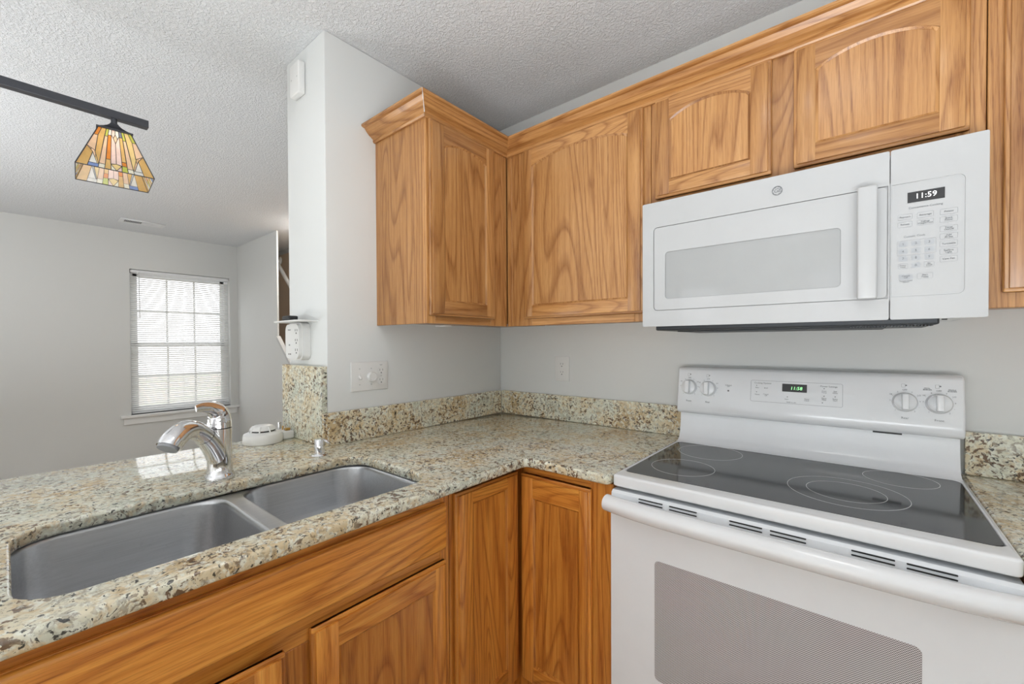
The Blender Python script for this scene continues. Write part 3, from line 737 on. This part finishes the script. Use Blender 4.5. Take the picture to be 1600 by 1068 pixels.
# ------------------------------------------------------------------ microwave
mx0, mx1, mz0, mz1, my = .9695, 1.7315, 1.3395, 1.7370, -.400
c = thing('microwave', 'white over-the-range microwave with a vertical handle and keypad', 'microwave', (1.35, -.2, mz0))
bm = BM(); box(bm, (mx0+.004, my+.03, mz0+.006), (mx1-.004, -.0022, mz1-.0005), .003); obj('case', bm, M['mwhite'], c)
seam = 1.5738
# door front: slab with a sunken picture-frame field
def field(bm, outer, inner, F, d0, d1, slope=.004, mi=0):
    pass
def recessed_front(bm, u0, u1, z0, z1, hu0, hu1, hz0, hz1, rads, yfront, yback, depth):
    """slab facing -y with a shallow recess; returns nothing"""
    curve = BM(); curve_slab(curve, rrect(u0, z0, u1, z1, .004, 3), [rrect(hu0, hz0, hu1, hz1, rads, 6)], 0, -(yback-yfront), .0008)
    # stand the slab up: (x, y, z) -> (x, yfront - z, y)
    for v in curve.verts: v.co = Vector((v.co.x, yfront-v.co.z, v.co.y))
    me = bpy.data.meshes.new('t'); curve.to_mesh(me); curve.free(); bm.from_mesh(me); bpy.data.meshes.remove(me)
    box(bm, (hu0-.006, yfront+depth, hz0-.006), (hu1+.006, yback, hz1+.006))
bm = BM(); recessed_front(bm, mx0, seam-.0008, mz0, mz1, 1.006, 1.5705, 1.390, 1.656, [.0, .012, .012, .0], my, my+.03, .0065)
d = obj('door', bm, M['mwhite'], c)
bm = BM()
curve = BM(); curve_slab(curve, rrect(1.0075, 1.3915, 1.569, 1.6545, .010, 4), [rrect(1.043, 1.426, 1.482, 1.574, .010, 5)], 0, -.0035, .0008)
for v in curve.verts: v.co = Vector((v.co.x, my+.001-v.co.z, v.co.y))
me = bpy.data.meshes.new('t'); curve.to_mesh(me); curve.free(); bm.from_mesh(me); bpy.data.meshes.remove(me)
obj('inner_frame', bm, M['mwhite'], d)
bm = BM(); box(bm, (1.040, my+.0050, 1.423), (1.485, my+.0064, 1.577)); obj('window', bm, M['mwin'], d)
bm = BM(); box(bm, (1.514, my-.034, 1.389), (1.551, my-.018, 1.656), .004, 3); box(bm, (1.518, my-.02, 1.40), (1.547, my+.004, 1.425), .002); box(bm, (1.518, my-.02, 1.62), (1.547, my+.004, 1.645), .002)
obj('handle', bm, M['mwhite'], d, smooth=True)
bm = BM(); lx, lz, lr = 1.346, 1.6965, .0125
lathe(bm, [(lr, 0), (lr, -.0012), (lr*.86, -.0012), (lr*.86, 0)], (lx, my, lz), 'y', 32, close=False)
text(bm, 'G', .0150, onY(lx-.0035, my-.0006, lz), shear=.3); text(bm, 'E', .0135, onY(lx+.0048, my-.0006, lz), shear=.35)
for a0 in (.3, 1.87, 3.44, 5.0):
    pts = [(lx+(lr*(.74+.12*math.sin(t*PI)))*math.cos(a0+t*1.1), my-.0006, lz+(lr*(.74+.12*math.sin(t*PI)))*math.sin(a0+t*1.1)) for t in (0, .25, .5, .75, 1)]
    tube(bm, pts, .0006, 6)
obj('badge', bm, M['grey'], d)
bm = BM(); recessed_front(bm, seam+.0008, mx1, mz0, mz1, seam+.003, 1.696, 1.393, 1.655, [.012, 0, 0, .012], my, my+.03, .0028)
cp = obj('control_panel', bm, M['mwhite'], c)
yp = my+.0028
bm = BM(); box(bm, (1.604, yp-.001, 1.608), (1.665, yp, 1.632)); dsp = obj('display', bm, M['display'], cp)
bm = BM(); text(bm, '11:59', .0165, onY(1.6345, yp-.0014, 1.6205)); obj('digits', bm, M['led'], cp)
b_out, b_txt, b_key = BM(), BM(), BM()
def key(x, z, w, h, s, size=.0055, filled=False):
    if filled: prism(b_key, rrect(x-w/2, z-h/2, x+w/2, z+h/2, .002, 3), FY, yp, yp-.0006)
    else: outline(b_out, rrect(x-w/2, z-h/2, x+w/2, z+h/2, .002, 3), .0005, FY, yp, yp-.0005)
    text(b_txt, s, size, onY(x, yp-.0007, z))
kx = [1.600, 1.6340, 1.6715]
text(b_txt, 'Convenience Cooking', .0062, onY(1.634, yp-.0004, 1.596)); text(b_txt, 'Custom Cook', .0062, onY(1.616, yp-.0004, 1.531))
key(kx[0], 1.577, .025, .013, 'Popcorn'); key(kx[1], 1.577, .027, .013, 'Beverage'); key(kx[2], 1.577, .028, .013, 'Potato')
key(kx[0], 1.560, .025, .013, 'Reheat'); key(kx[1], 1.560, .027, .013, 'Defrost\nWeight/Time', .0046); key(kx[2], 1.560, .028, .013, 'Snack\nPower', .005)
for i, s in enumerate(('Timer\nOn/Off', 'Add\n30 Sec', 'Turntable', 'Surface\nLight', 'Vent Fan')): key(kx[2], 1.539-i*.0168, .028, .013, s, .0052 if '\n' in s else .0055)
for i in range(3):
    for j in range(3): key(1.597+j*.0218, 1.514-i*.0168, .0155, .012, str(i*3+j+1), .0075, True)
key(1.597, 1.4635, .0165, .012, 'Power\nLevel', .0044); key(1.6188, 1.4635, .0155, .012, '0', .0075, True); key(1.6406, 1.4635, .0165, .012, 'Set\nClock', .0044)
key(1.602, 1.438, .024, .013, 'Cancel\nOff', .005, True); key(1.634, 1.438, .026, .013, 'Start\nPause', .005)
text(b_txt, 'Turntable On/Off\nOptional', .0032, onY(1.602, yp-.0004, 1.4275))
outline(b_out, rrect(1.5868, 1.488, 1.6518, 1.5225, .002, 3), .0005, FY, yp, yp-.0004)
obj('key_outlines', b_out, M['lgrey'], cp); obj('lettering', b_txt, M['grey'], cp); obj('keypad', b_key, M['keygrey'], cp)
bm = BM(); box(bm, (mx0+.03, my+.035, mz0-.012), (mx1-.07, -.03, mz0+.006), .004, 2); box(bm, (mx0+.08, my+.10, mz0-.016), (mx1-.16, -.06, mz0-.012), .001)
for i in range(26): box(bm, (1.50+i*.006, my+.05, mz0-.0145), (1.5025+i*.006, my+.09, mz0-.012))
obj('vent_pan', bm, M['under'], c)
bm = BM()
for px_, py_ in ((mx1-.03, my+.06), (mx1-.05, my+.15), (mx0+.02, my+.05)): lathe(bm, [(0, 0), (.005, 0), (.005, .004), (0, .004)], (px_, py_, mz0+.002), 'z', 12)
obj('screws', bm, M['black'], c)

# ------------------------------------------------------------------ range
rx0, rx1, rt, ry = .9805, 1.7385, .9165, -.6421
rc = (rx0+rx1)/2
c = thing('range', 'white freestanding electric range with black glass cooktop', 'range', (rc, -.33, 0))
bm = BM(); box(bm, (rx0+.004, -.600, .03), (rx1-.004, -.004, .880), .003); obj('body', bm, M['enamel'], c)
bm = BM()
for px_ in (rx0+.05, rx1-.05):
    for py_ in (-.55, -.08): lathe(bm, [(.018, .0), (.018, .031)], (px_, py_, 0), 'z', 16)
obj('leveling_feet', bm, M['black'], c, smooth=True)
# cooktop frame: rounded slab with a sunken opening for the glass
bm = BM(); curve_slab(bm, fillet([(rx0, -.09), (rx0, ry), (rx1, ry), (rx1, -.09)], {1, 2}, .010, 5), [rrect(.992, -.590, 1.727, -.112, [.03, .03, .02, .02], 5)], rt, .884, .006)
ct = obj('cooktop_frame', bm, M['enamel'], c, smooth=True, angle=50)
bm = BM(); prism(bm, rrect(.9925, -.5895, 1.7265, -.1125, [.03, .03, .02, .02], 6), FZ, rt-.008, rt-.0012); g = obj('glass_surface', bm, M['glassblack'], c)
bm = BM()
def ring(x, y, r, w=.0012): lathe(bm, [(r, .0), (r, .0003), (r-w, .0003), (r-w, 0)], (x, y, rt-.0012), 'z', 72, close=False)
for x, y, r in ((1.112, -.447, .088), (1.128, -.215, .098), (1.493, -.405, .121), (1.493, -.405, .080), (1.604, -.195, .078)): ring(x, y, r)
obj('burner_rings', bm, M['ring'], g)
# backguard: lower riser and sloped control console
bm = BM()
ris = [(-.006, .88), (-.118, .88), (-.118, .9165), (-.104, .9185), (-.088, .926), (-.077, .944), (-.070, .975), (-.066, 1.028), (-.006, 1.028)]
prism(bm, ris, FX, rx0+.004, rx1-.006); obj('riser', bm, M['enamel'], c, smooth=True, angle=40)
con = [(-.010, 1.022), (-.083, 1.022), (-.088, 1.026), (-.0895, 1.034), (-.088, 1.060), (-.070, 1.180), (-.066, 1.188), (-.058, 1.1925), (-.010, 1.1925)]
bm = BM(); prism(bm, con, FX, rx0-.004, rx1+.002)
bmesh.ops.bevel(bm, geom=[e for e in bm.edges if abs(e.verts[0].co.x-e.verts[1].co.x) < 1e-6], offset=.006, segments=3, affect='EDGES', profile=.5)
bg = obj('backguard', bm, M['enamel'], c, smooth=True, angle=50)
bm = BM(); box(bm, (1.550, -.0672, 1.0145), (1.615, -.0655, 1.0205)); obj('vent_slot', bm, M['black'], c)
tl = math.atan2(.018, .12)   # console slope
def ys(z): return -.088+(z-1.060)*.018/.12
def con_at(x, z, out=.0008): return onY(x, ys(z)-out, z, -tl)
FC = lambda u, v, d: (u, ys(v)-d, v)
knobs = [(1.020, 1.119, 'Front'), (1.087, 1.117, 'Rear'), (1.620, 1.113, 'Rear'), (1.690, 1.114, 'Front')]
b_txt = BM()
for i, (kx_, kz, nm) in enumerate(knobs):
    R = .026
    bm = BM(); lathe(bm, [(R+.002, -.0), (R+.002, -.002), (R, -.005), (R*.94, -.016), (R*.84, -.018), (0, -.018)], (0, 0, 0), 'y', 40)
    bx0 = .0075
    box(bm, (-bx0, -.036, -R*.86), (bx0, -.015, R*.86), .0025, 3)
    bm.transform(Matrix.Translation((kx_, ys(kz), kz)) @ Matrix.Rotation(-tl, 4, 'X'))
    kn = obj('knob', bm, M['enamel'], c, smooth=True, angle=40)
    for k in range(11):
        a = math.radians(230-k*28) if k < 11 else 0
        ux, uz = kx_+math.cos(a)*(R+.006), kz+math.sin(a)*(R+.006)
        if abs(ux-kx_) < .006 and uz > kz: continue
        text(b_txt, '-' if k % 2 else str((k % 9)+1), .0055, con_at(ux, uz))
    text(b_txt, 'OFF', .0062, con_at(kx_, kz+R+.009)); text(b_txt, nm, .0085, con_at(kx_, 1.068))
    text(b_txt, 'HI', .0055, con_at(kx_-R-.004, kz+R*.8)); text(b_txt, 'LO', .0055, con_at(kx_+R+.004, kz+R*.8))
    outline(b_txt, rrect(kx_-.007, kz+R+.016, kx_+.001, kz+R+.026, .001, 2), .0004, FC, 0, .0005)
    prism(b_txt, [(kx_+.003+.002*math.cos(q*PI/4), kz+R+.022+.002*math.sin(q*PI/4)) for q in range(8)], FC, 0, .001)
text(b_txt, 'DUAL\nBURNER', .0048, con_at(1.667, 1.153)); text(b_txt, 'SINGLE\nBURNER', .0048, con_at(1.716, 1.151))
prism(b_txt, [(1.155+.0032*math.cos(q*PI/4), 1.114+.0032*math.sin(q*PI/4)) for q in range(8)], FC, 0, .001)
text(b_txt, 'SURFACE\nON', .0052, con_at(1.155, 1.131))
text(b_txt, 'Cooking Options', .0072, con_at(1.262, 1.147)); text(b_txt, 'Power Settings', .0072, con_at(1.444, 1.146))
for x, z, s in ((1.246, 1.131, 'Bake'), (1.272, 1.131, 'Broil'), (1.246, 1.108, 'Warm'), (1.272, 1.108, 'Cancel\nOff'), (1.332, 1.098, 'Start'), (1.387, 1.100, 'Timer\nClock'),
                (1.432, 1.129, 'Oven\nTemp'), (1.460, 1.129, 'Self\nClean'), (1.432, 1.106, 'Cook\nTime'), (1.460, 1.106, 'Delay\nStart'), (1.345, 1.089, 'Hold to set')):
    text(b_txt, s, .0056, con_at(x, z))
for x, z in ((1.244, 1.1385), (1.244, 1.1165), (1.334, 1.106), (1.432, 1.139), (1.432, 1.1155), (1.460, 1.1155), (1.428, 1.0945)):
    prism(b_txt, [(x+.0016*math.cos(q*PI/4), z+.0016*math.sin(q*PI/4)) for q in range(8)], FC, 0, .0008)
obj('lettering', b_txt, M['grey'], c)
bm = BM(); outline(bm, rrect(1.226, 1.084, 1.479, 1.156, .005, 4), .0009, FC, 0, .0006); obj('panel_outline', bm, M['lgrey'], c)
bm = BM(); prism(bm, rrect(1.319, 1.123, 1.387, 1.1485, .001, 2), FC, -.001, .0012); obj('display', bm, M['black'], c)
bm = BM(); text(bm, '11:58', .0150, con_at(1.358, 1.1345, .0016), shear=.12); obj('digits', bm, M['ledg'], c)
# oven door
dxa, dxb, dyf = rx0+.0005, rx1-.0005, -.652
bm = BM()
dp = [(-.602, .235), (dyf+.004, .235), (dyf, .240), (dyf, .836), (dyf+.002, .850), (dyf+.004, .868), (dyf+.012, .874), (-.602, .874)]
prism(bm, dp, FX, dxa, dxb); dr = obj('oven_door', bm, M['enamel'], c, smooth=True, angle=30)
bm = BM(); prism(bm, rrect(1.106, .40, 1.613, .716, .012, 5), FY, dyf+.003, dyf-.0012); obj('oven_window', bm, M['oven'], dr)
bm = BM()
for a, b in ((1.063, 1.128), (1.145, 1.213), (1.286, 1.354), (1.369, 1.436), (1.511, 1.577), (1.593, 1.661)):
    for k in range(3):
        zc = .8665-k*.0085
        prism(bm, rrect(a-.002, zc-.0013, b-.002, zc+.0013, .0012, 3), FY, dyf+.010, dyf+.0014)
obj('vent_grille', bm, M['black'], dr)
bm = BM(); n = 24; pts = []; rr = []
for i in range(n+1):
    t = i/n; x = dxa-.004+(dxb-dxa+.008)*t; pts.append((x, -.670-.022*(1-(2*t-1)**4), .8440)); rr.append(.0222+.001*(1-(2*t-1)**4))
tube(bm, pts, rr, 24); box(bm, (dxa, dyf-.014, .832), (dxa+.05, dyf+.004, .856), .006, 2); box(bm, (dxb-.05, dyf-.014, .832), (dxb, dyf+.004, .856), .006, 2)
obj('handle', bm, M['enamel'], dr, smooth=True, angle=50)
bm = BM(); box(bm, (dxa, dyf, .05), (dxb, -.602, .225), .005, 3); obj('storage_drawer', bm, M['enamel'], c, smooth=True)

# ------------------------------------------------------------------ hanging lamp with stained-glass shade
BZ, BX = 2.134, -.600
c = thing('pendant_light', 'dark bronze bar light with a stained glass shade, hung at the left', 'light fixture', (BX, -1.9, 1.9))
bm = BM(); box(bm, (BX-.018, -2.55, BZ-.014), (BX+.012, -1.372, BZ+.014), .0015); obj('bar', bm, M['bronze'], c)
for yy in (-2.12, -1.90):
    bm = BM(); tube(bm, [(BX, yy, BZ+.017), (BX, yy, CEIL-.004)], .007, 12); obj('hanging_rod', bm, M['bronze'], c, smooth=True)
bm = BM(); box(bm, (BX-.06, -2.22, CEIL-.028), (BX+.06, -1.80, CEIL-.0005), .004); obj('canopy', bm, M['bronze'], c)
GC = {'amber': (.78, .52, .20), 'yellow': (.86, .68, .32), 'peach': (.86, .64, .46), 'pink': (.92, .72, .68), 'orange': (.80, .30, .06), 'green': (.60, .66, .14),
      'blue': (.25, .36, .70), 'clear': (.86, .88, .86), 'pale': (.93, .90, .76), 'grey': (.34, .36, .35), 'red': (.42, .10, .07), 'slate': (.22, .24, .34)}
GM = {k: art_glass('art_glass_'+k, v) for k, v in GC.items()}
def P4(*a): return list(a)
# pattern on one sloping face in (s,t): s in -1..1 across at that height, t 0 top..1 bottom
FACE = [
 (P4((-1, 0), (-.78, 0), (-.80, .22), (-1, .22)), 'orange'), (P4((-1, .22), (-.80, .22), (-.66, .62), (-1, .52)), 'peach'),
 (P4((-1, .52), (-.72, .66), (-.72, 1), (-1, 1)), 'amber'), (P4((-.78, 0), (-.52, 0), (-.46, .93), (-.66, .64), (-.80, .22)), 'amber'),
 (P4((-.72, .66), (-.50, .92), (-.72, .92)), 'clear'), (P4((-.72, .92), (-.46, .92), (-.46, 1), (-.72, 1)), 'blue'),
 (P4((-.52, 0), (-.36, 0), (-.36, .20), (-.51, .20)), 'green'), (P4((-.51, .20), (-.36, .20), (-.30, .90), (-.46, .90)), 'peach'),
 (P4((-.36, 0), (-.20, 0), (-.20, .16), (-.36, .16)), 'clear'), (P4((-.36, .16), (-.20, .16), (-.16, .76), (-.30, .76)), 'orange'),
 (P4((-.30, .76), (-.16, .76), (-.14, 1), (-.30, 1)), 'amber'), (P4((-.20, 0), (0, 0), (0, .12), (-.10, .22), (-.20, .14)), 'pink'),
 (P4((0, 0), (.20, 0), (.20, .14), (.10, .22), (0, .12)), 'clear'), (P4((0, .12), (.10, .22), (0, .34), (-.10, .22)), 'peach'),
 (P4((-.20, .14), (-.10, .22), (0, .34), (0, .84), (-.16, .86)), 'pink'), (P4((.20, .14), (.10, .22), (0, .34), (0, .84), (.16, .86)), 'pink'),
 (P4((-.15, .87), (0, .84), (.15, .87), (0, 1)), 'yellow'), (P4((-.15, .87), (0, 1), (-.14, 1)), 'pale'), (P4((.15, .87), (.14, 1), (0, 1)), 'pink'),
 (P4((.20, 0), (.36, 0), (.36, .16), (.20, .16)), 'slate'), (P4((.20, .16), (.36, .16), (.30, .76), (.16, .76)), 'amber'),
 (P4((.16, .76), (.30, .76), (.30, .86), (.16, .86)), 'orange'), (P4((.16, .86), (.30, .86), (.30, 1), (.14, 1)), 'green'),
 (P4((.36, 0), (.52, 0), (.51, .22), (.36, .22)), 'green'), (P4((.36, .22), (.51, .22), (.46, .90), (.30, .90)), 'peach'),
 (P4((.52, 0), (.78, 0), (.80, .22), (.66, .64), (.46, .93)), 'yellow'), (P4((.46, .92), (.72, .92), (.72, 1), (.46, 1)), 'clear'),
 (P4((.72, .66), (.50, .92), (.72, .92)), 'clear'), (P4((.78, 0), (1, 0), (1, .22), (.80, .22)), 'green'),
 (P4((1, .22), (.80, .22), (.66, .62), (1, .52)), 'peach'), (P4((1, .52), (.72, .66), (.72, 1), (1, 1)), 'amber'),
 (P4((-.46, .90), (-.30, .90), (-.30, 1), (-.46, 1)), 'pale'), (P4((.46, .90), (.30, .90), (.30, 1), (.46, 1)), 'pale')]
SH = (-.600, -1.4683)           # shade axis
ROT = -.081
zt_, zm_ = 2.0634, 1.9006
rt_, rm_ = .0429, .1017   # half widths at cap and lower rim
def shade_pt(face, s, t, part, off=0):
    h = rt_+(rm_-rt_)*t; z = zt_+(zm_-zt_)*t
    x, y = h+off, s*h
    a = ROT+face*PI/2; return (SH[0]+x*math.cos(a)-y*math.sin(a), SH[1]+x*math.sin(a)+y*math.cos(a), z+off*.5)
gkeys = list(GM)
sh = None
bm = BM(); bl = BM()
for face in range(4):
    for part, pat in (('f', FACE),):
        for poly, col in pat:
            vs = [bm.verts.new(shade_pt(face, s, t, part)) for s, t in poly]
            f = bm.faces.new(vs); f.material_index = gkeys.index(col)
            k = len(poly)
            for i in range(k):
                a, b = poly[i], poly[(i+1) % k]
                tube(bl, [shade_pt(face, *a, part, .0006), shade_pt(face, *b, part, .0006)], 0.0009, 5, cap=False)
    for part, t in (('f', 0), ('f', 1)):
        tube(bl, [shade_pt(face, -1, t, part), shade_pt(face, 1, t, part)], .0016, 6)
    tube(bl, [shade_pt(face, 1, 0, 'f'), shade_pt(face, 1, 1, 'f')], .0017, 6)
sh = obj('shade', bm, [GM[k] for k in gkeys], c)
obj('lead_came', bl, M['bronze'], sh)
bm = BM(); rings = []
for hh, z in ((.010, 2.100), (.013, 2.094), (.019, 2.086), (.029, 2.077), (.040, 2.069), (.0485, 2.066), (.049, 2.061), (.041, 2.060)):
    ringv = []
    for k in range(4):
        a = ROT+PI/4+k*PI/2
        ringv.append(bm.verts.new((SH[0]+hh*1.414*math.cos(a), SH[1]+hh*1.414*math.sin(a), z)))
    rings.append(ringv)
for a, b in zip(rings, rings[1:]):
    for i in range(4): bm.faces.new((a[i], a[(i+1) % 4], b[(i+1) % 4], b[i]))
bm.faces.new(rings[0]); bm.faces.new(rings[-1]); obj('shade_cap', bm, M['bronze'], c)
bm = BM(); lathe(bm, [(.009, 0), (.009, .024)], (SH[0], SH[1], 2.097), 'z', 16); obj('neck', bm, M['bronze'], c, smooth=True)
bm = BM(); lathe(bm, [(0, -.10), (.013, -.097), (.023, -.082), (.025, -.068), (.018, -.048), (.012, -.030), (.012, .0)], (SH[0], SH[1], 2.062), 'z', 20); obj('bulb', bm, flat('frosted_bulb', (.85, .84, .80), .4, emit=(1, .9, .72), es=7.0), c, smooth=True)

# ------------------------------------------------------------------ ceiling register
c = thing('ceiling_vent', 'white ceiling register near the dining window', 'vent', (-3.725, -.885, CEIL-.006))
va, vb, vc, vd = -3.805, -3.645, -1.045, -.725
bm = BM(); curve_slab(bm, [(va, vc), (vb, vc), (vb, vd), (va, vd)], [[(va+.035, vc+.03), (vb-.035, vc+.03), (vb-.035, (vc+vd)/2-.006), (va+.035, (vc+vd)/2-.006)], [(va+.035, (vc+vd)/2+.006), (vb-.035, (vc+vd)/2+.006), (vb-.035, vd-.03), (va+.035, vd-.03)]], CEIL-.0005, CEIL-.007, .001)
obj('frame', bm, M['vinyl'], c)
bm = BM(); box(bm, (va+.03, vc+.025, CEIL-.0025), (vb-.03, vd-.025, CEIL-.0008)); obj('duct_opening', bm, M['black'], c)
bm = BM()
for i in range(24):
    y = vc+.034+i*(vd-vc-.068)/23; tilt_ = -.0030 if i < 12 else .0075
    prism(bm, [(y-.0012, CEIL-.003), (y+.0012, CEIL-.003), (y+.0012+tilt_, CEIL-.010), (y-.0012+tilt_, CEIL-.010)], FX, va+.035, vb-.035)
obj('louvers', bm, M['vinyl'], c)

# ------------------------------------------------------------------ stair handrail
c = thing('handrail', 'white round stair handrail descending beyond the knee wall', 'handrail', (-3.0, .4, 0))
bm = BM()
import mathutils
pa = Vector((-4.02, .39, 2.345)); pb = pa+Vector((2.10, 0, -1.82))
tube(bm, [pa, pb], .022, 16); obj('rail', bm, M['trim'], c, smooth=True)
for k in (0.02, .5, .97):
    bm = BM(); q = pa+(pb-pa)*k; lathe(bm, [(.05, .062), (.05, .055), (.02, .045), (.012, .0)], (q.x, q.y-.008, q.z), 'y', 24)
    obj('wall_bracket', bm, M['trim'], c, smooth=True)

# ------------------------------------------------------------------ kitchen ceiling lamp out of the frame, plus added fill domes
def dome(label, x, y, r, es):
    t = thing('ceiling_light', label, 'ceiling light', (x, y, CEIL-.09), 'flush ceiling lights')
    bm = BM(); lathe(bm, [(r+.012, 0), (r+.012, -.022), (r, -.024), (r*.98, -.001)], (x, y, CEIL-.0005), 'z', 40); obj('base', bm, M['trim'], t, smooth=True)
    bm = BM(); lathe(bm, [(r*.97, -.024), (r*.93, -.045), (r*.78, -.068), (r*.5, -.083), (r*.2, -.089), (0, -.09)], (x, y, CEIL), 'z', 40, close=False)
    obj('diffuser', bm, flat('lit_diffuser', (.9, .9, .88), .5, emit=(1, .965, .92), es=es), t, smooth=True)
    return t
dome('round frosted ceiling light over the kitchen floor', 1.42, -1.32, .19, KITCHEN_LIGHT)
dome('round unseen ceiling dome added as fill over the living area', -.6, -3.6, .22, LIVING_FILL)
dome('round unseen ceiling dome added as fill beyond the peninsula', -2.4, -2.6, .22, LIVING_FILL)
dome('small unseen ceiling dome added to brighten the stairwell', -2.6, .26, .15, 45.0)  # added to lift the dark stairwell

for o in list(bpy.data.objects):
    if '_o' in o.keys(): del o['_o']
